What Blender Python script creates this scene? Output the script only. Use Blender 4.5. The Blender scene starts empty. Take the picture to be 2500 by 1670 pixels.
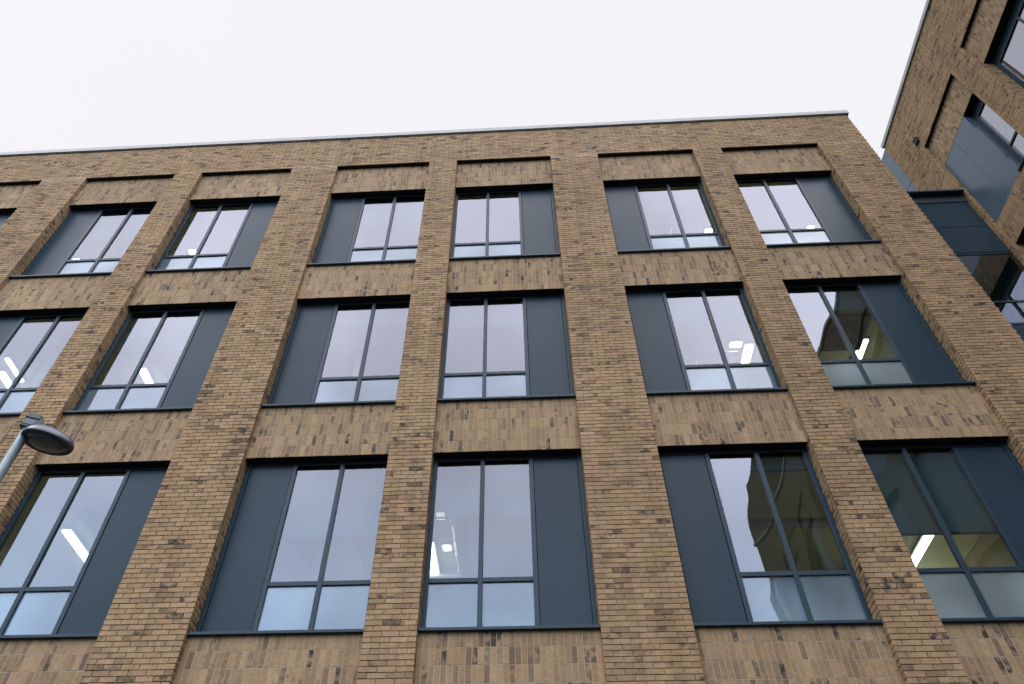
import bpy, math, random
import numpy as np
from mathutils import Matrix, Vector
rng = np.random.default_rng(11)
random.seed(4)
S = bpy.context.scene
# ------------------------------------------------------------------ camera
cam = bpy.data.cameras.new('camera'); co = bpy.data.objects.new('camera', cam)
S.collection.objects.link(co); S.camera = co
yaw, pitch, roll = -0.0716, 0.8269, 0.0182
cy, sy, cp, sp = math.cos(yaw), math.sin(yaw), math.cos(pitch), math.sin(pitch)
F = Vector((sy*cp, cy*cp, sp)); R0 = Vector((cy, -sy, 0)); U0 = R0.cross(F)
Rr = R0*math.cos(roll) + U0*math.sin(roll); Uu = U0*math.cos(roll) - R0*math.sin(roll)
M = Matrix((Rr, Uu, -F)).transposed().to_4x4(); M.translation = Vector((1.4122, -8.6334, 1.6))
co.matrix_world = M
cam.sensor_width = 36; cam.lens = 1850/2500*36
cam.shift_x = 63.8/2500; cam.shift_y = 64.5/2500
cam.clip_start = 0.05; cam.clip_end = 2000
# ------------------------------------------------------------------ world + sun
SUN_EL, SUN_AZ = math.radians(50), math.radians(258)      # azimuth clockwise from +Y
w = bpy.data.worlds.new('World'); S.world = w; w.use_nodes = True
nt = w.node_tree; nt.nodes.clear(); N = nt.nodes.new; L = nt.links.new
out = N('ShaderNodeOutputWorld'); bg = N('ShaderNodeBackground'); bg.inputs['Strength'].default_value = 0.1
sky = N('ShaderNodeTexSky'); sky.sky_type = 'NISHITA'; sky.sun_disc = False
sky.sun_elevation = SUN_EL; sky.sun_rotation = SUN_AZ
tc = N('ShaderNodeTexCoord')
dot = N('ShaderNodeVectorMath'); dot.operation = 'DOT_PRODUCT'; dot.inputs[1].default_value = Vector((0.25, -0.91, 0.36)).normalized()
L(tc.outputs['Generated'], dot.inputs[0])
mr = N('ShaderNodeMapRange'); mr.inputs['From Min'].default_value = 0.16; mr.inputs['From Max'].default_value = 0.74; mr.interpolation_type = 'SMOOTHSTEP'
L(dot.outputs['Value'], mr.inputs['Value'])
no = N('ShaderNodeTexNoise'); no.inputs['Scale'].default_value = 1.6; no.inputs['Detail'].default_value = 3
L(tc.outputs['Generated'], no.inputs['Vector'])
mn = N('ShaderNodeMapRange'); mn.inputs['To Min'].default_value = 0.955; mn.inputs['To Max'].default_value = 1.035
L(no.outputs['Fac'], mn.inputs['Value'])
mc = N('ShaderNodeMix'); mc.data_type = 'RGBA'
mc.inputs['A'].default_value = (9.65, 9.5, 9.8, 1)       # thin bright cloud ahead
nb = N('ShaderNodeTexNoise'); nb.inputs['Scale'].default_value = 3.4; nb.inputs['Detail'].default_value = 5; L(tc.outputs['Generated'], nb.inputs['Vector'])
nr = N('ShaderNodeMapRange'); nr.inputs['From Min'].default_value = .3; nr.inputs['From Max'].default_value = .7; nr.inputs['To Min'].default_value = .80; nr.inputs['To Max'].default_value = 1.22; L(nb.outputs['Fac'], nr.inputs['Value'])
nv = N('ShaderNodeVectorMath'); nv.operation = 'SCALE'; nv.inputs[0].default_value = (42.5, 41.5, 45.5); L(nr.outputs['Result'], nv.inputs['Scale']); L(nv.outputs['Vector'], mc.inputs['B'])   # brighter sky behind the camera, raised to light the brick
L(mr.outputs['Result'], mc.inputs['Factor'])
ms = N('ShaderNodeVectorMath'); ms.operation = 'SCALE'; L(mc.outputs['Result'], ms.inputs[0]); L(mn.outputs['Result'], ms.inputs['Scale'])
mx = N('ShaderNodeMix'); mx.data_type = 'RGBA'; mx.inputs['Factor'].default_value = 0.05
# overcast sky: dimmer towards the horizon, dark below it
sx = N('ShaderNodeSeparateXYZ'); L(tc.outputs['Generated'], sx.inputs[0])
er = N('ShaderNodeValToRGB'); ee = er.color_ramp; ee.elements[0].position = 0; ee.elements[0].color = (.02, .02, .02, 1); ee.elements[1].position = .70; ee.elements[1].color = (1, 1, 1, 1)
for p_, c_ in ((.02, .18), (.2, .36), (.42, .88)): q_ = ee.elements.new(p_); q_.color = (c_*.78, c_*1.0, c_*1.17, 1)
L(sx.outputs['Z'], er.inputs['Fac'])
me_ = N('ShaderNodeVectorMath'); me_.operation = 'MULTIPLY'; L(ms.outputs['Vector'], me_.inputs[0]); L(er.outputs['Color'], me_.inputs[1])
L(me_.outputs['Vector'], mx.inputs['A']); L(sky.outputs['Color'], mx.inputs['B'])
L(mx.outputs['Result'], bg.inputs['Color']); L(bg.outputs['Background'], out.inputs['Surface'])
sl = bpy.data.lights.new('sun', 'SUN'); sl.energy = 0.6; sl.angle = math.radians(20); sl.color = (1, .96, .9)
so = bpy.data.objects.new('sun', sl); S.collection.objects.link(so)
sd = Vector((math.sin(SUN_AZ)*math.cos(SUN_EL), math.cos(SUN_AZ)*math.cos(SUN_EL), math.sin(SUN_EL)))
so.rotation_euler = (-sd).to_track_quat('-Z', 'Y').to_euler(); so.location = (-10, -20, 40)
S.view_settings.view_transform = 'Standard'; S.view_settings.look = 'None'
S.view_settings.exposure = 0; S.view_settings.gamma = 1
S.render.film_transparent = False

# ------------------------------------------------------------------ materials
def mat(name):
    m = bpy.data.materials.new(name); m.use_nodes = True; m.node_tree.nodes.clear()
    n = m.node_tree.nodes.new; l = m.node_tree.links.new
    o = n('ShaderNodeOutputMaterial'); return m, n, l, o
def principled(name, col, rough=.6, metal=0, spec=.5, var=0, vscale=3, bump=0, bscale=200, emit=None, estr=0):
    m, n, l, o = mat(name); b = n('ShaderNodeBsdfPrincipled')
    b.inputs['Base Color'].default_value = (*col, 1); b.inputs['Roughness'].default_value = rough
    b.inputs['Metallic'].default_value = metal; b.inputs['Specular IOR Level'].default_value = spec
    t = n('ShaderNodeTexCoord')
    if var:
        z = n('ShaderNodeTexNoise'); z.inputs['Scale'].default_value = vscale; z.inputs['Detail'].default_value = 5
        l(t.outputs['Object'], z.inputs['Vector'])
        r = n('ShaderNodeMapRange'); r.inputs['From Min'].default_value = .3; r.inputs['From Max'].default_value = .7
        r.inputs['To Min'].default_value = 1-var; r.inputs['To Max'].default_value = 1+var; l(z.outputs['Fac'], r.inputs['Value'])
        s = n('ShaderNodeVectorMath'); s.operation = 'SCALE'; s.inputs[0].default_value = col
        l(r.outputs['Result'], s.inputs['Scale']); l(s.outputs['Vector'], b.inputs['Base Color'])
    if bump:
        z2 = n('ShaderNodeTexNoise'); z2.inputs['Scale'].default_value = bscale; z2.inputs['Detail'].default_value = 2
        l(t.outputs['Object'], z2.inputs['Vector'])
        bp = n('ShaderNodeBump'); bp.inputs['Strength'].default_value = bump; bp.inputs['Distance'].default_value = .002
        l(z2.outputs['Fac'], bp.inputs['Height']); l(bp.outputs['Normal'], b.inputs['Normal'])
    if emit:
        b.inputs['Emission Color'].default_value = (*emit, 1); b.inputs['Emission Strength'].default_value = estr
    l(b.outputs['BSDF'], o.inputs['Surface']); return m

def brick_mat():
    """multi-tone stock brick; 'tone' colour attribute: r = body tone, g = dark flashing, b = offset"""
    m, n, l, o = mat('stock_brick'); b = n('ShaderNodeBsdfPrincipled'); b.inputs['Roughness'].default_value = .88
    b.inputs['Specular IOR Level'].default_value = .25
    a = n('ShaderNodeAttribute'); a.attribute_name = 'tone'; sep = n('ShaderNodeSeparateColor'); l(a.outputs['Color'], sep.inputs['Color'])
    cr = n('ShaderNodeValToRGB'); e = cr.color_ramp
    pts = [(0, (0.164, 0.106, 0.064)), (0.12, (0.221, 0.143, 0.081)), (0.3, (0.281, 0.181, 0.096)), (0.5, (0.320, 0.207, 0.107)), (0.68, (0.350, 0.235, 0.124)), (0.82, (0.350, 0.210, 0.120)), (1, (0.381, 0.263, 0.144))]
    e.elements[0].position = 0; e.elements[0].color = (*pts[0][1], 1); e.elements[1].position = 1; e.elements[1].color = (*pts[-1][1], 1)
    for p, c in pts[1:-1]:
        q = e.elements.new(p); q.color = (*c, 1)
    l(sep.outputs['Red'], cr.inputs['Fac'])
    g = n('ShaderNodeNewGeometry')
    off = n('ShaderNodeVectorMath'); off.operation = 'MULTIPLY_ADD'; off.inputs[0].default_value = (1, 1, 1)
    comb = n('ShaderNodeCombineXYZ')
    mul = n('ShaderNodeMath'); mul.operation = 'MULTIPLY'; mul.inputs[1].default_value = 37; l(sep.outputs['Blue'], mul.inputs[0])
    for i in range(3): l(mul.outputs[0], comb.inputs[i])
    ad = n('ShaderNodeVectorMath'); ad.operation = 'ADD'; l(g.outputs['Position'], ad.inputs[0]); l(comb.outputs[0], ad.inputs[1])
    # within-brick mottling
    z = n('ShaderNodeTexNoise'); z.inputs['Scale'].default_value = 22; z.inputs['Detail'].default_value = 5; z.inputs['Roughness'].default_value = .65; l(ad.outputs[0], z.inputs['Vector'])
    r = n('ShaderNodeMapRange'); r.inputs['From Min'].default_value = .25; r.inputs['From Max'].default_value = .75; r.inputs['To Min'].default_value = .76; r.inputs['To Max'].default_value = 1.22
    l(z.outputs['Fac'], r.inputs['Value'])
    s = n('ShaderNodeVectorMath'); s.operation = 'SCALE'; l(cr.outputs['Color'], s.inputs[0]); l(r.outputs['Result'], s.inputs['Scale'])
    # soft large-scale weathering over the whole wall
    zw = n('ShaderNodeTexNoise'); zw.inputs['Scale'].default_value = .55; zw.inputs['Detail'].default_value = 4; l(g.outputs['Position'], zw.inputs['Vector'])
    rw = n('ShaderNodeMapRange'); rw.inputs['From Min'].default_value = .3; rw.inputs['From Max'].default_value = .7; rw.inputs['To Min'].default_value = .9; rw.inputs['To Max'].default_value = 1.1
    l(zw.outputs['Fac'], rw.inputs['Value'])
    mpz = n('ShaderNodeMapping'); mpz.inputs['Scale'].default_value = (5, 5, .35); l(g.outputs['Position'], mpz.inputs['Vector'])
    zs_ = n('ShaderNodeTexNoise'); zs_.inputs['Scale'].default_value = 1.0; zs_.inputs['Detail'].default_value = 4; l(mpz.outputs[0], zs_.inputs['Vector'])
    rs_ = n('ShaderNodeMapRange'); rs_.inputs['From Min'].default_value = .32; rs_.inputs['From Max'].default_value = .6; rs_.inputs['To Min'].default_value = .84; rs_.inputs['To Max'].default_value = 1.04; l(zs_.outputs['Fac'], rs_.inputs['Value'])
    mw = n('ShaderNodeMath'); mw.operation = 'MULTIPLY'; l(rw.outputs['Result'], mw.inputs[0]); l(rs_.outputs['Result'], mw.inputs[1])
    s2 = n('ShaderNodeVectorMath'); s2.operation = 'SCALE'; l(s.outputs[0], s2.inputs[0]); l(mw.outputs[0], s2.inputs['Scale'])
    # kiln flashing: dark smudge inside flagged bricks
    z3 = n('ShaderNodeTexNoise'); z3.inputs['Scale'].default_value = 10; z3.inputs['Detail'].default_value = 3; l(ad.outputs[0], z3.inputs['Vector'])
    r3 = n('ShaderNodeMapRange'); r3.inputs['From Min'].default_value = .42; r3.inputs['From Max'].default_value = .60; l(z3.outputs['Fac'], r3.inputs['Value'])
    f = n('ShaderNodeMath'); f.operation = 'MULTIPLY'; l(r3.outputs['Result'], f.inputs[0]); l(sep.outputs['Green'], f.inputs[1])
    mx = n('ShaderNodeMix'); mx.data_type = 'RGBA'; l(f.outputs[0], mx.inputs['Factor']); l(s2.outputs[0], mx.inputs['A']); mx.inputs['B'].default_value = (.040, .031, .027, 1)
    pm = n('ShaderNodeMix'); pm.data_type = 'RGBA'; pf = n('ShaderNodeMath'); pf.operation = 'SUBTRACT'; pf.inputs[0].default_value = 1; l(a.outputs['Alpha'], pf.inputs[1])
    l(pf.outputs[0], pm.inputs['Factor']); l(mx.outputs['Result'], pm.inputs['A']); pm.inputs['B'].default_value = (.60, .53, .45, 1)
    l(pm.outputs['Result'], b.inputs['Base Color'])
    bp = n('ShaderNodeBump'); bp.inputs['Strength'].default_value = .5; bp.inputs['Distance'].default_value = .002
    z4 = n('ShaderNodeTexNoise'); z4.inputs['Scale'].default_value = 60; z4.inputs['Detail'].default_value = 4; l(ad.outputs[0], z4.inputs['Vector'])
    l(z4.outputs['Fac'], bp.inputs['Height']); l(bp.outputs['Normal'], b.inputs['Normal'])
    l(b.outputs['BSDF'], o.inputs['Surface']); return m

def glass_mat(name, tint, r0, r1, rest, wav=.12):
    """coated double glazing: reflectance grows with angle, the remainder passes through 'rest'"""
    m, n, l, o = mat(name)
    lw = n('ShaderNodeLayerWeight'); lw.inputs['Blend'].default_value = .5
    mr = n('ShaderNodeMapRange'); mr.inputs['From Min'].default_value = .15; mr.inputs['From Max'].default_value = .55
    mr.inputs['To Min'].default_value = r0; mr.inputs['To Max'].default_value = r1; mr.clamp = True
    l(lw.outputs['Facing'], mr.inputs['Value'])
    gl = n('ShaderNodeBsdfGlossy'); gl.inputs['Roughness'].default_value = 0.0; gl.inputs['Color'].default_value = (*tint, 1)
    mx = n('ShaderNodeMixShader'); l(mr.outputs['Result'], mx.inputs['Fac'])
    if rest == 'clear':
        t = n('ShaderNodeBsdfTransparent'); t.inputs['Color'].default_value = (.52, .60, .56, 1); l(t.outputs[0], mx.inputs[1])
    else:
        t = n('ShaderNodeBsdfTranslucent'); t.inputs['Color'].default_value = (.50, .60, .52, 1)
        d = n('ShaderNodeBsdfDiffuse'); d.inputs['Color'].default_value = (.06, .11, .16, 1)
        fg = n('ShaderNodeNewGeometry'); fz = n('ShaderNodeTexNoise'); fz.inputs['Scale'].default_value = .9; fz.inputs['Detail'].default_value = 0; l(fg.outputs['Position'], fz.inputs['Vector'])
        fr_ = n('ShaderNodeMapRange'); fr_.inputs['From Min'].default_value = .35; fr_.inputs['From Max'].default_value = .65; fr_.inputs['To Min'].default_value = .75; fr_.inputs['To Max'].default_value = 1.35; l(fz.outputs['Fac'], fr_.inputs['Value'])  # blurred light blobs imitated by noise in the pane colour
        fs = n('ShaderNodeVectorMath'); fs.operation = 'SCALE'; fs.inputs[0].default_value = (.56, .62, .54); l(fr_.outputs['Result'], fs.inputs['Scale']); l(fs.outputs['Vector'], t.inputs['Color'])
        fd = n('ShaderNodeVectorMath'); fd.operation = 'SCALE'; fd.inputs[0].default_value = (.075, .115, .165); l(fr_.outputs['Result'], fd.inputs['Scale']); l(fd.outputs['Vector'], d.inputs['Color'])
        a = n('ShaderNodeAddShader'); l(t.outputs[0], a.inputs[0]); l(d.outputs[0], a.inputs[1]); l(a.outputs[0], mx.inputs[1])
    l(gl.outputs[0], mx.inputs[2]); l(mx.outputs[0], o.inputs['Surface']); return m

BR = brick_mat()
MORTAR = principled('mortar', (.33, .265, .18), .95, var=.12, vscale=9)
SOFFITSHADE = principled('soffit_and_head_shade', (.012, .013, .016), .6, spec=.2)  # near-black colour that paints the shade of soffits and window heads
METAL = principled('slate_blue_metal', (.022, .041, .053), .38, spec=.2, var=.05, vscale=2, bump=.05, bscale=350)
PANEL = principled('slate_blue_panel', (.023, .041, .053), .33, spec=.13, var=.06, vscale=1.2, bump=.06, bscale=420)
PALEPANEL = principled('blue_grey_cladding', (.07, .105, .14), .34, spec=.35, var=.05, vscale=1.5)
ALU = principled('coping_aluminium', (.36, .345, .315), .6, metal=0, var=.08, vscale=2)
DARKMETAL = principled('dark_metal_and_shade', (.030, .036, .046), .5, var=.1)  # plain dark metal, also the painted shade strip under the copings
GLASS = glass_mat('vision_glass', (.84, .88, 1.0), .10, .178, 'clear')
WINGGLASS = glass_mat('wing_glass', (.84, .88, 1.0), .26, .46, 'clear')
FROST = glass_mat('frosted_glass', (.86, .92, 1.0), .075, .15, 'frost')
CEIL = principled('ceiling_plaster', (.72, .72, .50), .9)
WALLP = principled('inner_wall_paint', (.50, .51, .44), .9)
FLOORM = principled('office_floor', (.38, .36, .30), .8)
BRIGHTFILL = principled('bright_rear_fill', (.9, .9, .88), .5, emit=(1, .99, .85), estr=15)
REARFILL = principled('rear_fill', (.9, .9, .88), .5, emit=(1, .99, .92), estr=1.2)
LED = principled('led_tube', (.9, .9, .88), .5, emit=(1, .99, .92), estr=9)
LEDBODY = principled('lamp_tray', (.30, .30, .26), .6)
VENTM = principled('diffuser_plate', (.16, .16, .125), .7)
SLOT = principled('diffuser_slot', (.02, .02, .02), .8)
def blind_mat():
    m, n, l, o = mat('roller_blind_mesh')
    d = n('ShaderNodeBsdfDiffuse'); d.inputs['Color'].default_value = (.10, .15, .17, 1)
    t = n('ShaderNodeBsdfTransparent'); mx = n('ShaderNodeMixShader'); mx.inputs['Fac'].default_value = .72
    l(t.outputs[0], mx.inputs[1]); l(d.outputs[0], mx.inputs[2]); l(mx.outputs[0], o.inputs['Surface']); return m
BLIND = blind_mat()
ASPH = principled('asphalt', (.026, .026, .028), .9, var=.2, vscale=.6, bump=.6, bscale=60)
PAVE = principled('paving', (.045, .044, .043), .85, var=.12, vscale=1.5)
GALV = principled('weathered_grey_steel', (.17, .215, .225), .5, metal=.45, var=.18, vscale=14)
HOOD = principled('lantern_hood', (.055, .065, .085), .3, spec=.7)
LDARK = principled('lantern_bracket', (.03, .035, .04), .55, var=.3, vscale=30)
HOUSING = principled('lamp_housing', (.085, .11, .12), .5)
LENS = principled('lantern_lens', (.06, .075, .065), .2, spec=.5, bump=.6, bscale=160)
VENT = principled('vent_black', (.012, .012, .014), .8)

# ------------------------------------------------------------------ mesh helpers
def tag(o, label=None, cat=None, group=None, kind=None):
    for k, v in (('label', label), ('category', cat), ('group', group), ('kind', kind)):
        if v: o[k] = v
    return o
def empty(name, loc, label, cat, group=None):
    o = bpy.data.objects.new(name, None); S.collection.objects.link(o); o.location = loc; return tag(o, label, cat, group)
def link(name, me, parent=None):
    o = bpy.data.objects.new(name, me); S.collection.objects.link(o)
    if parent:
        o.parent = parent
        p = parent; off = Vector((0, 0, 0))
        while p: off += p.location; p = p.parent
        o.location = -off        # meshes are built in world coordinates
    return o
def T_main(u, d, z): return (u, d, z)
XR = 13.0
def T_wing(u, d, z): return (XR + d, u, z)
class MB:
    def __init__(s): s.v = []; s.f = []; s.m = []; s.mats = []
    def mi(s, m):
        if m not in s.mats: s.mats.append(m)
        return s.mats.index(m)
    def hexa(s, p, m):
        """8 points: bottom loop 0-3, top loop 4-7"""
        b = len(s.v); s.v += [tuple(x) for x in p]; k = s.mi(m)
        for f in ((0, 3, 2, 1), (4, 5, 6, 7), (0, 1, 5, 4), (1, 2, 6, 5), (2, 3, 7, 6), (3, 0, 4, 7)):
            s.f.append(tuple(b+i for i in f)); s.m.append(k)
    def box(s, T, u0, u1, d0, d1, z0, z1, m, slope=0):
        p = [(u0, d0, z0), (u1, d0, z0), (u1, d1, z0), (u0, d1, z0), (u0, d0, z1), (u1, d0, z1), (u1, d1, z1+slope), (u0, d1, z1+slope)]
        s.hexa([T(*x) for x in p], m)
    def poly(s, pts, m): 
        b = len(s.v); s.v += [tuple(x) for x in pts]; s.f.append(tuple(range(b, b+len(pts)))); s.m.append(s.mi(m))
    def build(s, name, parent=None, smooth=False, bevel=0):
        me = bpy.data.meshes.new(name); me.from_pydata(s.v, [], s.f)
        for m in s.mats: me.materials.append(m)
        me.polygons.foreach_set('material_index', s.m)
        if smooth: me.polygons.foreach_set('use_smooth', [True]*len(s.f))
        me.update()
        import bmesh
        bm = bmesh.new(); bm.from_mesh(me); bmesh.ops.recalc_face_normals(bm, faces=bm.faces)
        if bevel:
            bmesh.ops.bevel(bm, geom=[e for e in bm.edges], offset=bevel, segments=1, affect='EDGES')
        bm.to_mesh(me); bm.free()
        return link(name, me, parent)

MTS = 0.0025    # the upright courses are pointed almost flush
MT = 0.016       # how far the brick faces stand proud of the mortar
ZC = 9.2753      # a bed joint
def bricks_into(acc, O, A, B, Nn, a0, a1, b0, b1, pat='stretch', a_anchor=0., b_anchor=0., prot=MT, jit=1., light=None):
    """fill the rectangle [a0,a1]x[b0,b1] of the plane (O; A, B) with separate bricks standing proud along Nn.
    pat: stretch = running bond, soldier = upright stack bond, header = stack of short faces"""
    Lb, Hb = (0.225, 0.075) if pat == 'stretch' else ((0.075, 0.225) if pat == 'soldier' else (0.075, 0.2))
    J = 0.010
    rows = range(int(math.floor((b0-b_anchor)/Hb))-1, int(math.ceil((b1-b_anchor)/Hb))+1)
    R = []
    for r in rows:
        y0 = b_anchor + r*Hb + J/2; y1 = y0 + Hb - J
        y0c, y1c = max(y0, b0), min(y1, b1)
        if y1c - y0c < .012: continue
        if y0 < b0 + .03: y0c = b0
        if y1 > b1 - .012: y1c = b1
        sh = (Lb/2 if (r % 2) else 0) if pat == 'stretch' else 0
        k0 = int(math.floor((a0-a_anchor-sh)/Lb))-1; k1 = int(math.ceil((a1-a_anchor-sh)/Lb))+1
        for k in range(k0, k1):
            x0 = a_anchor + sh + k*Lb + J/2; x1 = x0 + Lb - J
            x0c, x1c = max(x0, a0), min(x1, a1)
            if x1c - x0c < .02: continue
            if x0 < a0 + .018: x0c = a0
            if x1 > a1 - .018: x1c = a1
            R.append((x0c, x1c, y0c, y1c))
    if not R: return
    R = np.array(R); n = len(R)
    j = lambda s: rng.normal(0, s*jit, n)
    x0, x1, y0, y1 = R.T
    jx0, jx1, jy0, jy1 = j(.0007), j(.0007), j(.0008), j(.0008)
    tilt = j(.0005)
    x0 = x0 + np.where(x0 > a0+1e-6, jx0, 0); x1 = x1 + np.where(x1 < a1-1e-6, jx1, 0)
    y0 = y0 + jy0; y1 = y1 + jy1
    p = prot + np.clip(j(.0011), -prot*.45, .003)
    px = j(.0004)
    O, A, B, Nn = map(lambda t: np.array(t, float), (O, A, B, Nn))
    def P(x, y, h): return O + x[:, None]*A + y[:, None]*B + h[:, None]*Nn
    z = np.full(n, -.002)
    c = .0010     # tiny arris
    V = np.stack([P(x0, y0+tilt, z), P(x1, y0-tilt, z), P(x1, y1-tilt, z), P(x0, y1+tilt, z),
                  P(x0, y0+tilt, p-c-px), P(x1, y0-tilt, p-c+px), P(x1, y1-tilt, p-c+px), P(x0, y1+tilt, p-c-px),
                  P(x0+c, y0+tilt+c, p-px), P(x1-c, y0-tilt+c, p+px), P(x1-c, y1-tilt-c, p+px), P(x0+c, y1+tilt-c, p-px)], 1)
    tone = np.clip(rng.normal(.52 if pat == 'stretch' else .42, .19, n), 0, .93)
    u = rng.random(n)
    dark = np.where(u < .08, rng.uniform(.7, 1, n), np.where(u < .24, rng.uniform(.2, .6, n), 0))
    if light is not None:
        xm = (x0+x1)/2; ym = (y0+y1)/2
        lf = light(xm, ym); pale = np.clip(lf*rng.uniform(.5, 1.2, n), 0, 1)
    else: pale = np.zeros(n)
    acc.append((V, np.stack([tone, dark, rng.random(n), 1-pale], 1)))
FACES = np.array([(8, 9, 10, 11), (4, 5, 9, 8), (5, 6, 10, 9), (6, 7, 11, 10), (7, 4, 8, 11), (0, 1, 5, 4), (1, 2, 6, 5), (2, 3, 7, 6), (3, 0, 4, 7)])
def build_brick(name, acc, core, parent, flip=False):
    """core: MB with the mortar body; joined with the bricks into ONE mesh"""
    V = np.concatenate([a[0] for a in acc]); C = np.concatenate([a[1] for a in acc]); n = len(V)
    nb = 12*n; vv = V.reshape(-1, 3); ff = (FACES[None] + (np.arange(n)*12)[:, None, None]).reshape(-1, 4)
    if flip: ff = ff[:, ::-1]
    cv = np.array(core.v).reshape(-1, 3); cf = np.array(core.f).reshape(-1, 4) + nb
    vv = np.concatenate([vv, cv]); fa = np.concatenate([ff, cf])
    me = bpy.data.meshes.new(name)
    me.vertices.add(len(vv)); me.vertices.foreach_set('co', vv.ravel())
    me.loops.add(fa.size); me.loops.foreach_set('vertex_index', fa.ravel())
    me.polygons.add(len(fa)); me.polygons.foreach_set('loop_start', np.arange(len(fa))*4)
    me.materials.append(BR); me.materials.append(MORTAR)
    me.materials.append(SOFFITSHADE); mi = np.zeros(len(fa), np.int32); mi[len(ff):] = [2 if core.mats[k] is SOFFITSHADE else 1 for k in core.m]
    me.polygons.foreach_set('material_index', mi)
    me.update(calc_edges=True); me.shade_flat()
    ca = me.color_attributes.new('tone', 'FLOAT_COLOR', 'POINT')
    col = np.concatenate([np.repeat(C, 12, 0), np.full((len(cv), 4), .5)])
    ca.data.foreach_set('color', col.ravel())
    return link(name, me, parent)

class Facade:
    """brick pieces in (u, d, z) of a facade; mirrored = winding has to be flipped"""
    def __init__(s, T, mirrored): s.T = T; s.m = mirrored
    def vec(s, u, d, z): return np.array(s.T(u, d, z)) - np.array(s.T(0, 0, 0))
    def front(s, acc, u0, u1, z0, z1, d, pat='stretch', ua=0, za=ZC, **k):
        k['prot'] = MT if pat == 'stretch' else MTS
        bricks_into(acc, np.array(s.T(0, d+k['prot'], 0)), s.vec(1, 0, 0), s.vec(0, 0, 1), s.vec(0, -1, 0), u0, u1, z0, z1, pat, ua, za, **k)
    def reveal(s, acc, u, sgn, d0, d1, z0, z1):
        """face at u looking along sgn*u, from depth d0 to d1"""
        bricks_into(acc, np.array(s.T(u-sgn*MT, 0, 0)), s.vec(0, 1, 0), s.vec(0, 0, 1), s.vec(sgn, 0, 0), d0, d1, z0, z1, 'stretch', d0-.0, ZC)
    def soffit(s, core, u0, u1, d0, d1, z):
        core.box(s.T, u0+.001, u1-.001, d0, d1, z+.004, z+MT-.001, SOFFITSHADE)  # plate coloured near-black for the shade under the brickwork

NPW, WPW, BAY = .6633, 1.1175, 2.255
R1, RG = .1017, .245          # spandrel recess, window frame recess
DB = .34                      # back of the wall
ZS = {1: 14.378, 2: 10.3306, 3: 6.2979}
ZL = {1: 17.3557, 2: 13.3058, 3: 9.2528, 4: 5.2}
ZPAR, ZCOP, ZTOP = 18.48, 19.898, 20.09
XK = 9.69
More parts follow.
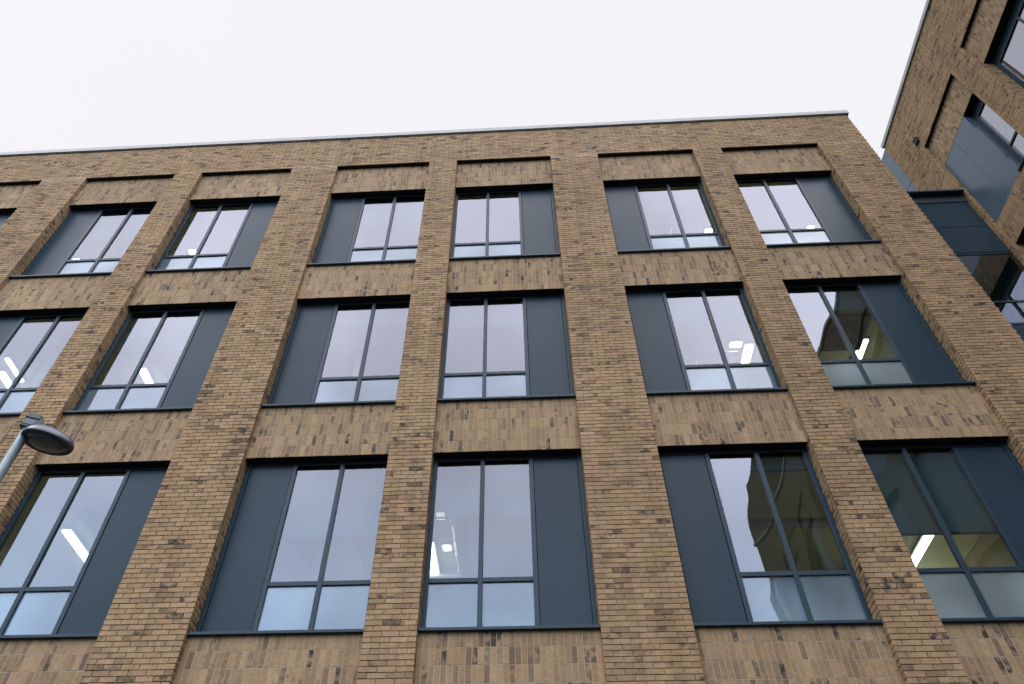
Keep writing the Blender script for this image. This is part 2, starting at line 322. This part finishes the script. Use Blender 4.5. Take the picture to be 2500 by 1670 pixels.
# ------------------------------------------------------------------ windows
def pane(name, T, u0, u1, d, z0, z1, m, parent, amp=.0016):
    nu, nz = 10, 14; b = MB(); k = b.mi(m); ph = rng.uniform(0, 6.28, 6); am = rng.uniform(.4, 1, 4)*amp*rng.choice([-1, 1])
    for i in range(nz+1):
        for q in range(nu+1):
            x, y = q/nu, i/nz
            w_ = am[0]*math.sin(math.pi*x)*math.sin(math.pi*y) + .35*am[1]*math.sin(2.2*math.pi*y+ph[0]+x) + .25*am[2]*math.sin(2*math.pi*x+ph[1]+1.5*y)
            b.v.append(T(u0+(u1-u0)*x, d+w_, z0+(z1-z0)*y))
    for i in range(nz):
        for q in range(nu): a = i*(nu+1)+q; b.f.append((a, a+1, a+nu+2, a+nu+1)); b.m.append(k)
    return b.build(name, parent, smooth=True)
def window(parent, T, u0, u1, zs, zl, side, blind=None, label=None, d_f=RG, modules=None, frost=True):
    """frame mesh with panes, panel, sill and blind as its children. side: which end carries the metal panel"""
    fr = MB(); f = .062; B = u1-u0
    zb = zs+.085; zt = zl-.002
    g = MB
    if side == 'L': edges = [(0, .735), (.80, 1.47), (1.535, B)]
    else: edges = [(0, .72), (.785, 1.455), (1.52, B)]
    k = B/2.255; edges = [(a*k if a else 0, b*k if b != B else B) for a, b in edges]
    u_l, u_r = u0-.022, u1+.022
    # outer frame (jambs full height, head and bottom between them)
    fr.box(T, u_l, u0+f, d_f, d_f+.075, zb, zt, METAL); fr.box(T, u1-f, u_r, d_f, d_f+.075, zb, zt, METAL)
    fr.box(T, u0+f, u1-f, d_f+.003, d_f+.075, zt-.06, zt+.008, SOFFITSHADE); fr.box(T, u0+f, u1-f, d_f+.003, d_f+.075, zb, zb+.055, METAL)  # head bar coloured black to stand for the shade below the soffit
    for (a, b), (c, e) in zip(edges[:-1], edges[1:]):
        fr.box(T, u0+b, u0+c, d_f-.004, d_f+.072, zb+.055, zt-.06, METAL)
    gi = (1, 2) if side == 'L' else (0, 1)
    ztr = zs+.79
    for i in gi:
        a, b = edges[i]; a = a or f; b = b if b != B else B-f
        fr.box(T, u0+a, u0+b, d_f+.001, d_f+.07, ztr, ztr+.066, METAL)
    win = fr.build('window', parent, bevel=.003)
    if label: win['label'] = label
    for i in gi:
        a, b = edges[i]; a = a or f; b = b if b != B else B-f
        for nm, m, z0, z1 in (('pane', GLASS, ztr+.066, zt-.06), ('frosted_pane' if frost else 'pane', FROST if frost else GLASS, zb+.055, ztr)):
            pane(nm, T, u0+a, u0+b, d_f+.028, z0, z1, m, win)
    i = 0 if side == 'L' else 2
    a, b = edges[i]; a = a or f; b = b if b != B else B-f
    p = MB(); p.box(T, u0+a+.008, u0+b-.008, d_f+.010, d_f+.05, zb+.063, zt-.068, PANEL); p.build('metal_panel', win, bevel=.002)
    s = MB(); 
    s.box(T, u0+.003, u1-.003, .045, d_f+.02, zs, zs+.040, METAL, slope=.035); s.build('sill', win, bevel=.003)
    if blind:
        q = MB(); a = edges[gi[0]][0] or f; b = edges[gi[1]][1]; b = b if b != B else B-f
        q.box(T, u0+a-.03, u0+b+.03, .365, .367, blind, zl+.1, BLIND); q.box(T, u0+a-.03, u0+b+.03, .358, .374, blind-.03, blind, METAL)
        q.build('roller_blind', win)
    return win

# ------------------------------------------------------------------ main office building
office = empty('office_building', (0, 0, 0), 'large buff brick office block filling the view, with three rows of paired windows', 'building')
FM = Facade(T_main, False)
xs = {}
xs['E'] = (0, BAY); xs['D'] = (-NPW-BAY, -NPW); c1 = -NPW-BAY-WPW
xs['C'] = (c1-BAY, c1); b1 = c1-BAY-NPW; xs['B'] = (b1-BAY, b1); a1 = b1-BAY-WPW; xs['A'] = (a1-BAY, a1); z1_ = a1-BAY-NPW; xs['Z'] = (z1_-BAY, z1_)
xs['F'] = (BAY+WPW, 2*BAY+WPW); g0 = 2*BAY+WPW+NPW; xs['G'] = (g0, g0+BAY)
side = dict(Z='L', A='R', B='L', C='R', D='L', E='R', F='L', G='R')
order = 'ZABCDEFG'
ZBRK = 4.4      # bricks modelled one by one above this height (only sky-side storeys are ever in view)
wide_mid = [(xs['A'][1]+xs['B'][0])/2, (xs['C'][1]+xs['D'][0])/2, (xs['E'][1]+xs['F'][0])/2]
# piers
gaps = [(xs[order[i]][1], xs[order[i+1]][0]) for i in range(7)] + [(xs['G'][1], XK), (xs['Z'][0]-WPW, xs['Z'][0])]
for i, (p0, p1) in enumerate(gaps):
    acc = []; core = MB()
    core.box(T_main, p0+MT, p1-MT, MT, DB, 0, ZPAR, MORTAR)
    pal = lambda x, y: np.where(np.abs(y-(ZPAR-.06)) < .05, .17, 0) if p1-p0 > 1 else 0*x
    FM.front(acc, p0, p1, ZBRK, ZPAR, 0, ua=p0+(.0 if i % 2 else .1125), light=pal)
    if i != 7 and i != 8 or True:
        zr = [(ZS[r]+.0, ZL[r]) for r in (1, 2, 3)]
        for sgn, u, real in ((1, p1, i != 7), (-1, p0, i != 8)):
            if not real: continue
            FM.reveal(acc, u, sgn, MT, R1+MT, ZBRK, ZPAR)
            for z0, z1 in zr: FM.reveal(acc, u, sgn, R1+MT+.004, RG+.01, z0-.03, z1)
    if i == 7: bricks_into(acc, (XK-MT, 0, 0), (0, 1, 0), (0, 0, 1), (1, 0, 0), MT, .9, ZBRK, ZPAR, 'stretch', 0, ZC)
    build_brick('brick_pier', acc, core, office)
# spandrels in upright soldier courses
for nm in order:
    u0, u1 = xs[nm]
    for z0, z1, za in ((ZL[1], ZPAR, ZL[1]), (ZL[2], ZS[1], ZL[2]), (ZL[3], ZS[2], ZL[3]), (ZL[4]-.6, ZS[3], ZL[3]-.225*20)):
        acc = []; core = MB()
        core.box(T_main, u0-MT, u1+MT, R1+MTS, DB-.01, z0+MT, z1+.015, MORTAR)
        FM.front(acc, u0, u1, z0, z1, R1, 'soldier', u0+.0025, za-.002)
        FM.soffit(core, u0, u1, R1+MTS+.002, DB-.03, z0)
        build_brick('brick_spandrel', acc, core, office)
# parapet band across everything
acc = []; core = MB()
PX0 = xs['Z'][0]-WPW
core.box(T_main, PX0, XK-MT, MT, DB, ZPAR+MT, ZCOP+.03, MORTAR)
stain = lambda x, y: sum(np.where(np.abs(x-wm-.30+.0*y) < .04, .16, 0) for wm in wide_mid)
FM.front(acc, PX0, XK, ZPAR, ZCOP, 0, ua=xs['E'][0], light=stain)
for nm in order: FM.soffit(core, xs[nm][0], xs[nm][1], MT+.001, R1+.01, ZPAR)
bricks_into(acc, (XK-MT, 0, 0), (0, 1, 0), (0, 0, 1), (1, 0, 0), MT, .9, ZPAR, ZCOP, 'stretch', 0, ZC)
build_brick('parapet', acc, core, office)
m = MB(); m.box(T_main, PX0, XK+.055, -.045, .42, ZCOP+.01, ZTOP-.02, ALU); m.box(T_main, PX0+.01, XK+.025, -.025, .4, ZCOP-.012, ZCOP+.009, DARKMETAL)  # the dark strip stands for the shade under the coping
m.build('coping', office, bevel=.004)
# body, back, roof, ground-floor wall
m = MB(); m.box(T_main, PX0+.02, XK-.35, 6.6, 12, 0, ZCOP, WALLP); m.build('rear_wall', office)
m = MB(); m.box(T_main, PX0+.02, XK-.36, DB+.01, 6.59, ZPAR+.3, ZPAR+.6, DARKMETAL); m.build('roof_deck', office)
m = MB(); m.box(T_main, XK-.34, XK-MT-.02, DB+.01, 12, 0, ZCOP-.01, MORTAR); m.build('end_wall', office)
m = MB(); m.box(T_main, PX0, XK-.35, .15, .33, 0, ZL[4]-.61, METAL); m.build('ground_floor_cladding', office)
# windows
blinds = {('D', 3): 7.95, ('E', 3): 8.24, ('F', 3): 8.95, ('G', 3): 7.77, ('G', 2): 12.66, ('F', 2): 12.4, ('E', 2): 12.58, ('D', 1): 16.3, ('D', 2): 12.75, ('B', 1): 16.2, ('C', 2): 12.2}
for nm in order:
    for r in (1, 2, 3):
        window(office, T_main, xs[nm][0], xs[nm][1], ZS[r], ZL[r], side[nm], blinds.get((nm, r)))
# interior shells: floor, ceiling, cross walls per storey
for r in (1, 2, 3):
    zc_, zf = ZL[r]+.25, ZS[r]-.35
    m = MB(); m.box(T_main, PX0+.1, XK-.36, DB+.01, 6.58, zc_, zc_+.1, CEIL); m.build('ceiling', office)
    m = MB(); m.box(T_main, PX0+.1, XK-.36, DB+.01, 6.58, zf-.1, zf, FLOORM); m.build('floor_slab', office)
    for xw in (-8.05, -4.95, -1.75, 1.6+1.3, 7.25):
        if r == 1 and xw in (-4.95, 2.9): continue
        m = MB(); m.box(T_main, xw-.06, xw+.06, 1.0 if xw != 7.25 else 3.9, 6.57, zf+.002, zc_-.002, WALLP); m.build('inner_wall', office)

# ceiling lamps seen through the glass
def lamp(x, y0, y1, z, label, w=.16):
    e = empty('ceiling_light', (x, y0, z), label, 'ceiling light', 'strip lights on the office ceilings')
    m = MB(); m.box(T_main, x-w/2-.03, x+w/2+.03, y0-.03, y1+.03, z-.05, z-.001, LEDBODY); m.build('tray', e)
    m = MB(); m.box(T_main, x-w/2, x+w/2, y0, y1, z-.075, z-.052, LED); m.build('diffuser', e)
zc = {r: ZL[r]+.25 for r in (1, 2, 3)}
lamp(-6.76, 2.11, 3.5, zc[3], 'slanting white strip light in the leftmost bottom row window')
lamp(8.38, 2.87, 3.95, zc[3], 'white strip light in the yellowish room of the rightmost bottom row window')
lamp(-0.37, 2.75, 3.75, zc[3], 'white strip light at the left edge of the central bottom row window')
lamp(-.06, 1.74, 1.90, zc[3]-.1, 'small square lamp high in the left pane of the central bottom row window', .13)
lamp(-.04, 2.70, 2.84, zc[3]-.1, 'small square lamp low in the left pane of the central bottom row window', .13)
lamp(5.80, 1.76, 1.88, zc[2]-.05, 'small oblong lamp beside the strip light left of the round air diffuser', .22)
lamp(6.10, 1.88, 3.0, zc[2], 'white strip light in the middle row, one window left of the round air diffuser')
lamp(8.41, 1.85, 3.0, zc[2], 'white strip light just beside the round air diffuser')
lamp(-6.76, 1.95, 3.1, zc[2], 'white strip light in the first whole middle row window, right of the street lamp')
lamp(-9.88, 1.90, 3.1, zc[2], 'brighter strip light in the middle row window cut by the left edge')
lamp(-9.55, 1.52, 2.2, zc[2], 'narrower strip light in the middle row window cut by the left edge', .09)
lamp(-6.79, 1.62, 2.8, zc[1], 'strip light seen as a bright spot in the second whole top row window')
lamp(-9.84, 1.74, 2.8, zc[1], 'strip light seen as a tiny spot in the first whole top row window')
lamp(6.06, 1.66, 2.9, zc[1], 'small white square strip light in the second last top row window')
lamp(8.51, 1.70, 2.9, zc[1], 'small white square strip light in the last top row window by the corner')
DUCT = principled('galvanised_duct', (.55, .56, .55), .35, metal=.6)
def duct(x0, y0, x1, y1, z, r, nm='ceiling_duct'):
    b = MB(); k = b.mi(DUCT); n = 14; p0, p1 = Vector((x0, y0, z)), Vector((x1, y1, z)); ax = (p1-p0).normalized(); up = Vector((0, 0, 1)); sd_ = ax.cross(up)
    st = max(2, int((p1-p0).length/.5))
    for j in range(st+1):
        for q, rr in ((0, r), (1, r*1.07), (2, r)) if 0 < j < st else ((0, r),):
            c = p0+(p1-p0)*(j/st)+ax*(.012*q)
            for i in range(n): t = 2*math.pi*i/n; b.v.append(tuple(c+(sd_*math.cos(t)+up*math.sin(t))*rr))
    m_ = len(b.v)//n
    for j in range(m_-1):
        for i in range(n): b.f.append((j*n+i, j*n+(i+1) % n, (j+1)*n+(i+1) % n, (j+1)*n+i)); b.m.append(k)
    b.f.append(tuple(range(n))); b.m.append(k); b.f.append(tuple(range((m_-1)*n, m_*n))); b.m.append(k)
    b.build(nm, office)
duct(.25, 1.2, .25, 6.3, 9.2, .13); duct(-1.4, 3.3, 2.6, 3.3, 9.05, .09); duct(-2.7, 1.4, -2.2, 6.2, 9.15, .12); duct(-3.6, 1.8, -3.0, 6.2, 9.2, .08)
duct(-6.0, 1.3, -5.2, 6.3, 9.2, .14); duct(4.2, 2.0, 6.9, 2.0, 9.15, .09); duct(.3, 1.5, .3, 6.3, 13.3, .12); duct(-.9, 2.1, 1.2, 2.1, 13.2, .07)
duct(4.9, 1.6, 4.9, 6.2, 13.3, .12); duct(3.2, 1.9, 5.8, 1.9, 13.25, .06); duct(-6.2, 1.5, -5.3, 6.0, 13.3, .12); duct(-3.2, 1.4, -3.2, 6.2, 13.3, .12); duct(5.0, 1.4, 5.0, 6.0, 17.35, .12)
for r in (1, 2, 3):
    for x in (-9.8, -6.7, -3.3, -.3, 4.3, 8.4):
        m = MB(); m.box(T_main, x-.2, x+.2, 4.6, 6.2, zc[r]-.50, zc[r]-.44, BRIGHTFILL if x > 8 else REARFILL); m.build('rear_fill_panel', office)  # unseen glowing panels added at the back to brighten the rooms
# swirl air diffuser
dv = empty('air_diffuser', (7.98, 1.66, zc[2]), 'dark square ceiling diffuser with a round fan of slots behind a middle row window', 'air diffuser')
m = MB(); m.box(T_main, 7.55, 8.38, 1.20, 2.12, zc[2]-.09, zc[2]-.002, VENTM); m.build('plate', dv, bevel=.01)
m = MB()
for k in range(30):
    a = 2*math.pi*k/30; r0 = .12 if k % 2 else .17; r1_ = .36; ca, sa = math.cos(a), math.sin(a); hw0, hw1 = .006, .013
    P = []
    for z in (zc[2]-.096, zc[2]-.091):
        for r, h in ((r0, -hw0), (r1_, -hw1), (r1_, hw1), (r0, hw0)):
            P.append((7.965+r*ca-h*sa, 1.66+r*sa+h*ca, z))
    m.hexa(P, SLOT)
m.build('radial_slots', dv)

# ------------------------------------------------------------------ right wing
wing = empty('office_wing', (XR, 0, 0), 'taller brick wing rising on the right, at a right angle to the main block', 'building')
FW = Facade(T_wing, True)
WY1 = 3.10                                  # far end of its brickwork
ZWC, ZWT = 23.98, 24.17
ZR = 21.82; WH = {0: 20.74, 1: 16.88, 2: 12.9}; WS = {0: 17.80, 1: 13.85, 2: 9.9}
WN = .6633
wb = [(-.11, 2.00), (-.77-BAY, -.77)]
pat_kw = dict()
def wing_piece(name, fr, rv, sf, cores):
    acc = []; core = MB()
    for c in cores: core.box(T_wing, *c, MORTAR)
    for a in fr: FW.front(acc, *a[0], **a[1])
    for a in rv: FW.reveal(acc, *a)
    for a in sf: FW.soffit(core, *a)
    return build_brick(name, acc, core, wing, flip=True)
WZ0 = 9.0
# parapet band
YN = -3.03
wing_piece('parapet', [((YN-WPW, WY1, ZR, ZWC, 0), dict(ua=0))], [], [(u0, u1, MT+.001, R1+.01, ZR) for u0, u1 in wb], [(YN-WPW, WY1-.005, MT, .34, ZR+MT, ZWC)])
# piers
for p0, p1 in ((2.00, WY1), (-.77, -.11), (YN-WPW, YN)):
    rv = []
    for sgn, u in ((1, p1), (-1, p0)):
        if u in (WY1, YN-WPW): continue
        rv.append((u, sgn, MT, R1+MT, WZ0, ZR))
        for r in (0, 1, 2): rv.append((u, sgn, R1+MT+.004, .34, WS[r], WH[r]))
    wing_piece('brick_pier', [((p0, p1, WZ0, ZR, 0), dict(ua=p0))], rv, [], [(p0+MT, p1-MT, MT, .36, 0, ZR)])
for u0, u1 in wb:
    for z0, z1 in ((WH[0], ZR), (WH[1], WS[0]), (WH[2], WS[1])):
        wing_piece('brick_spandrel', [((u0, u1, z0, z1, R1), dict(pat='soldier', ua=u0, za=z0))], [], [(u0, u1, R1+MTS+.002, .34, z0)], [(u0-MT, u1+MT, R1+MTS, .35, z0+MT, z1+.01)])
m = MB(); m.box(T_wing, -24, WY1+.02, -.05, .42, ZWC+.01, ZWT-.03, ALU); m.box(T_wing, -24, WY1+.005, -.025, .4, ZWC-.012, ZWC+.009, DARKMETAL); m.build('coping', wing, bevel=.004)  # dark strip again paints the shade below the overhang
# windows of the wing
def wing_window(u0, u1, zs, zh, panels):
    fr = MB(); f = .06; T = T_wing; d = .30
    uu = u1-1.40 if panels else u1
    fr.box(T, u0, u0+.05, d, d+.07, zs+.05, zh-.002, METAL); fr.box(T, uu-.12, uu, d, d+.07, zs+.05, zh-.002, METAL)
    fr.box(T, u0+.05, uu-.12, d+.002, d+.07, zh-.3, zh-.002, METAL); fr.box(T, u0+.05, uu-.12, d+.002, d+.07, zs+.05, zs+.12, METAL)
    zt = zs+1.02
    fr.box(T, u0+.05, uu-.12, d+.001, d+.065, zt-.03, zt+.03, METAL)
    n = 1 if panels else 2
    wdt = (uu-.12-u0-.05)/n
    for k in range(1, n): fr.box(T, u0+.05+k*wdt-.03, u0+.05+k*wdt+.03, d-.003, d+.066, zs+.12, zh-.3, METAL)
    win = fr.build('window', wing, bevel=.003)
    for k in range(n):
        for z0, z1 in ((zs+.12, zt), (zt, zh-.3)):
            a = u0+.05+k*wdt; pane('pane', T, a, a+wdt, d+.03, z0, z1, WINGGLASS, win)
    s = MB(); s.box(T, u0+.003, uu, .05, d+.02, zs, zs+.04, METAL, slope=.02); s.build('sill', win)
    if panels:
        um = u1-.70
        for a, b in ((um+.006, u1-.012), (uu+.05, um-.006)):
            p = MB(); p.box(T, a, b, R1+.004, .36, zs+.01, zh-.006, PALEPANEL); p.build('cladding_panel', win, bevel=.003)
        p = MB(); p.box(T, uu+.002, uu+.042, R1-.004, .36, zs+.01, zh-.004, PALEPANEL); p.build('panel_edge_trim', win)
for (u0, u1), pn in zip(wb, (True, False)):
    for r in (0, 1, 2): wing_window(u0, u1, WS[r], WH[r], pn and r == 0)
m = MB(); m.box(T_wing, 1.95, 2.11, -.07, MT+.02, 22.17, 22.345, VENT); m.box(T_wing, 1.94, 2.12, -.085, MT+.01, 22.346, 22.362, DARKMETAL); m.build('wall_vent', wing)
# blue-grey end cladding beyond the brick
for z0, z1 in ((21.88, 23.93), (19.0, 21.865)):
    m = MB(); m.box(T_wing, WY1+.012, WY1+3.2, .004, .3, z0, z1, PALEPANEL); m.build('end_cladding', wing, bevel=.004)
m = MB(); m.box(T_wing, WY1+.005, WY1+3.2, .25, .4, 10, 23.8, MORTAR); m.build('end_wall', wing)
# body and the part standing nearer the viewer (seen only in the glass)
m = MB(); m.box(T_wing, -24, WY1+3.2, 3.2, 9, 0, 23.8, WALLP); m.box(T_wing, -24, WY1+3.2, .42, 3.19, 23.2, 23.5, DARKMETAL); m.build('wing_core', wing)
def far_brick():
    m, n, l, o = mat('far_brickwork'); b = n('ShaderNodeBsdfPrincipled'); b.inputs['Roughness'].default_value = .9
    t = n('ShaderNodeTexCoord'); mp = n('ShaderNodeMapping'); mp.inputs['Rotation'].default_value = (0, math.pi/2, math.pi/2); l(t.outputs['Object'], mp.inputs['Vector'])
    k = n('ShaderNodeTexBrick'); k.inputs['Scale'].default_value = 1; k.inputs['Brick Width'].default_value = .225; k.inputs['Row Height'].default_value = .075; k.inputs['Mortar Size'].default_value = .006
    k.inputs['Color1'].default_value = (.25, .175, .11, 1); k.inputs['Color2'].default_value = (.16, .115, .08, 1); k.inputs['Mortar'].default_value = (.12, .1, .08, 1)
    l(mp.outputs[0], k.inputs['Vector']); l(k.outputs['Color'], b.inputs['Base Color']); l(b.outputs[0], o.inputs['Surface']); return m
FB = far_brick()
m = MB()
ye = YN-WPW
m.box(T_wing, -24, ye-.002, .02, .34, ZR, ZWC, FB)
y = ye
seq = []
while y > -23.4:
    seq.append((y-BAY, y)); y -= BAY
    pw = WN if len(seq) % 2 else WPW
    m.box(T_wing, max(y-pw, -24), y, .02, .34, 0, ZR-.002, FB); y -= pw
for a, b in seq:
    if a < -24: continue
    for z0, z1 in ((WH[0], ZR-.003), (WH[1], WS[0]), (WH[2], WS[1]), (5.2, WS[2])): m.box(T_wing, a, b, .12, .33, z0, z1, FB)
m.build('street_side_wall', wing)
m = MB()
for a, b in seq:
    if a < -24: continue
    for r in (0, 1, 2): m.box(T_wing, a, b, .28, .32, WS[r], WH[r], PANEL)
m.build('street_side_glazing', wing)
m = MB(); m.box(T_wing, -24, -20.2, -.01, 9, ZWT+.002, 27.4, FB); m.build('stair_tower', wing)

# ------------------------------------------------------------------ recessed link between block and wing
lk = empty('link_building', (11.3, 2.1, 0), 'narrow dark blue panelled link set back between the main block and the wing', 'building')
YL = 2.116; LX0, LX1 = XK-.02, XR-.012
joints = [19.02, 17.876, 16.76, 14.9, 14.13, 12.6]
for i in range(2):
    m = MB(); m.box(T_main, LX0, LX1, YL, YL+.06, joints[i+1]+.008, joints[i]-.008 if i else joints[i]-.001, PANEL); m.build('cladding_panel', lk, bevel=.003)
m = MB(); m.box(T_main, LX0, LX1, YL+.02, YL+.3, 12.6, 19.3, DARKMETAL); 
for z in (16.70, 14.88, 14.13): m.box(T_main, LX0, LX1, YL-.01, YL+.02, z-.03, z+.03, METAL)
m.build('frame', lk)
for z0, z1 in ((14.91, 16.67), (14.16, 14.85)):
    m = MB(); m.box(T_main, LX0, LX1, YL+.004, YL+.012, z0, z1, GLASS); m.build('pane', lk)
m = MB(); m.box(T_main, LX0, LX1, YL-.0, YL+.06, 9, 14.09, PANEL); m.build('lower_panel', lk)
m = MB(); m.box(T_main, LX0, LX1, YL-.17, YL+.4, 19.325, 19.385, METAL); m.box(T_main, LX0, LX1, YL-.13, YL+.4, 19.02, 19.324, DARKMETAL) if False else None
m.box(T_main, LX0, LX1, YL-.02, YL+.4, 19.02, 19.324, DARKMETAL); m.build('roof_edge', lk, bevel=.004)
m = MB(); m.box(T_main, LX0, LX1, YL+.31, 8, 0, 19.0, DARKMETAL); m.build('link_core', lk)

# ------------------------------------------------------------------ street lamp
LPX, LPY, LPZ = -3.555, -3.33, 6.73
sl_ = empty('street_lamp', (LPX, LPY, 0), 'grey street lamp with a round pole and dark oval lantern at lower left', 'street lamp')
def tube(name, p0, p1, r0, r1, m, n=20, parent=sl_, caps=True):
    b = MB(); p0, p1 = Vector(p0), Vector(p1); ax = (p1-p0).normalized()
    a = ax.orthogonal().normalized(); c = ax.cross(a)
    for i in range(n):
        t = 2*math.pi*i/n; b.v.append(tuple(p0+(a*math.cos(t)+c*math.sin(t))*r0))
    for i in range(n):
        t = 2*math.pi*i/n; b.v.append(tuple(p1+(a*math.cos(t)+c*math.sin(t))*r1))
    k = b.mi(m)
    for i in range(n): b.f.append((i, (i+1) % n, n+(i+1) % n, n+i)); b.m.append(k)
    b.f.append(tuple(range(n))); b.m.append(k); b.f.append(tuple(range(n, 2*n))); b.m.append(k)
    o = b.build(name, parent, smooth=False)
    for p in o.data.polygons: p.use_smooth = len(p.vertices) == 4
    return o
tube('pole', (LPX, LPY, 0), (LPX, LPY, LPZ), .052, .046, GALV)
tube('pole_base', (LPX, LPY, 0), (LPX, LPY, 1.1), .085, .083, GALV)
# lantern: local axes h (outwards), s (sideways), up
hd = Vector((.96, .27, -.13)).normalized(); sdv = Vector((0, 0, 1)).cross(hd).normalized(); upv = hd.cross(sdv)
base = Vector((LPX, LPY, LPZ))
def lp(a, b, c): return base + hd*a + sdv*b + upv*c
def loft(name, rings, m, parent, close=True):
    b = MB(); n = len(rings[0]); k = b.mi(m)
    for r in rings: b.v += [tuple(x) for x in r]
    for j in range(len(rings)-1):
        for i in range(n): b.f.append((j*n+i, j*n+(i+1) % n, (j+1)*n+(i+1) % n, (j+1)*n+i)); b.m.append(k)
    if close: b.f.append(tuple(range(n))); b.m.append(k); b.f.append(tuple(range((len(rings)-1)*n, len(rings)*n))); b.m.append(k)
    o = b.build(name, parent); 
    for p in o.data.polygons: p.use_smooth = len(p.vertices) == 4
    return o
LC, LA, LW = .255, .255, .175       # centre, half length, half width
def ell(scale, c, sx=0, n=40, power=1.0):
    R = []
    for i in range(n):
        t = 2*math.pi*i/n; x = math.cos(t); y = math.sin(t)
        wd = LW*(1-.13*x)
        R.append(lp(LC+sx+LA*scale*x, wd*scale*y, c))
    return R
head = loft('lantern', [ell(1.0, -.125), ell(1.015, -.105), ell(1.0, -.08), ell(.9, -.04), ell(.72, -.008, -.02), ell(.45, .015, -.05), ell(.12, .02, -.08)], HOOD, sl_)
loft('lens', [ell(.80, -.105), ell(.78, -.135), ell(.6, -.146), ell(.2, -.152)], LENS, head)
loft('rim', [ell(1.0, -.128), ell(.83, -.129), ell(.83, -.118), ell(1.0, -.118)], LDARK, head, close=False)
# bracket: clamp block on the pole top, stepped cap, neck to the lantern
m = MB()
def lbox(a0, a1, b0, b1, c0, c1, mm, top=1.0):
    P = [lp(a0, b0, c0), lp(a1, b0, c0), lp(a1, b1, c0), lp(a0, b1, c0), lp(a0*top, b0*top, c1), lp(a1*top, b1*0+b0*top, c1), lp(a1*top, b1*top, c1), lp(a0*top, b1*top, c1)]
    m.hexa(P, mm)
lbox(-.07, .07, -.06, .06, -.03, .0, LDARK); lbox(-.062, .064, -.055, .055, .0, .085, HOUSING); lbox(-.074, .074, -.062, .062, .085, .155, LDARK, .88)
m.hexa([lp(.03, -.06, -.02), lp(.12, -.075, -.10), lp(.12, .075, -.10), lp(.03, .06, -.02), lp(.05, -.05, .16), lp(.19, -.05, -.005), lp(.19, .05, -.005), lp(.05, .05, .16)], LDARK)
m.build('bracket', sl_, bevel=.008)

# ------------------------------------------------------------------ ground
m = MB(); m.poly([(-300, -300, 0), (300, -300, 0), (300, 300, 0), (-300, 300, 0)], ASPH); tag(m.build('ground'), kind='structure')
m = MB(); m.box(T_main, -60, 12.9, -4.2, 0, .004, .13, PAVE); tag(m.build('pavement'), kind='structure')
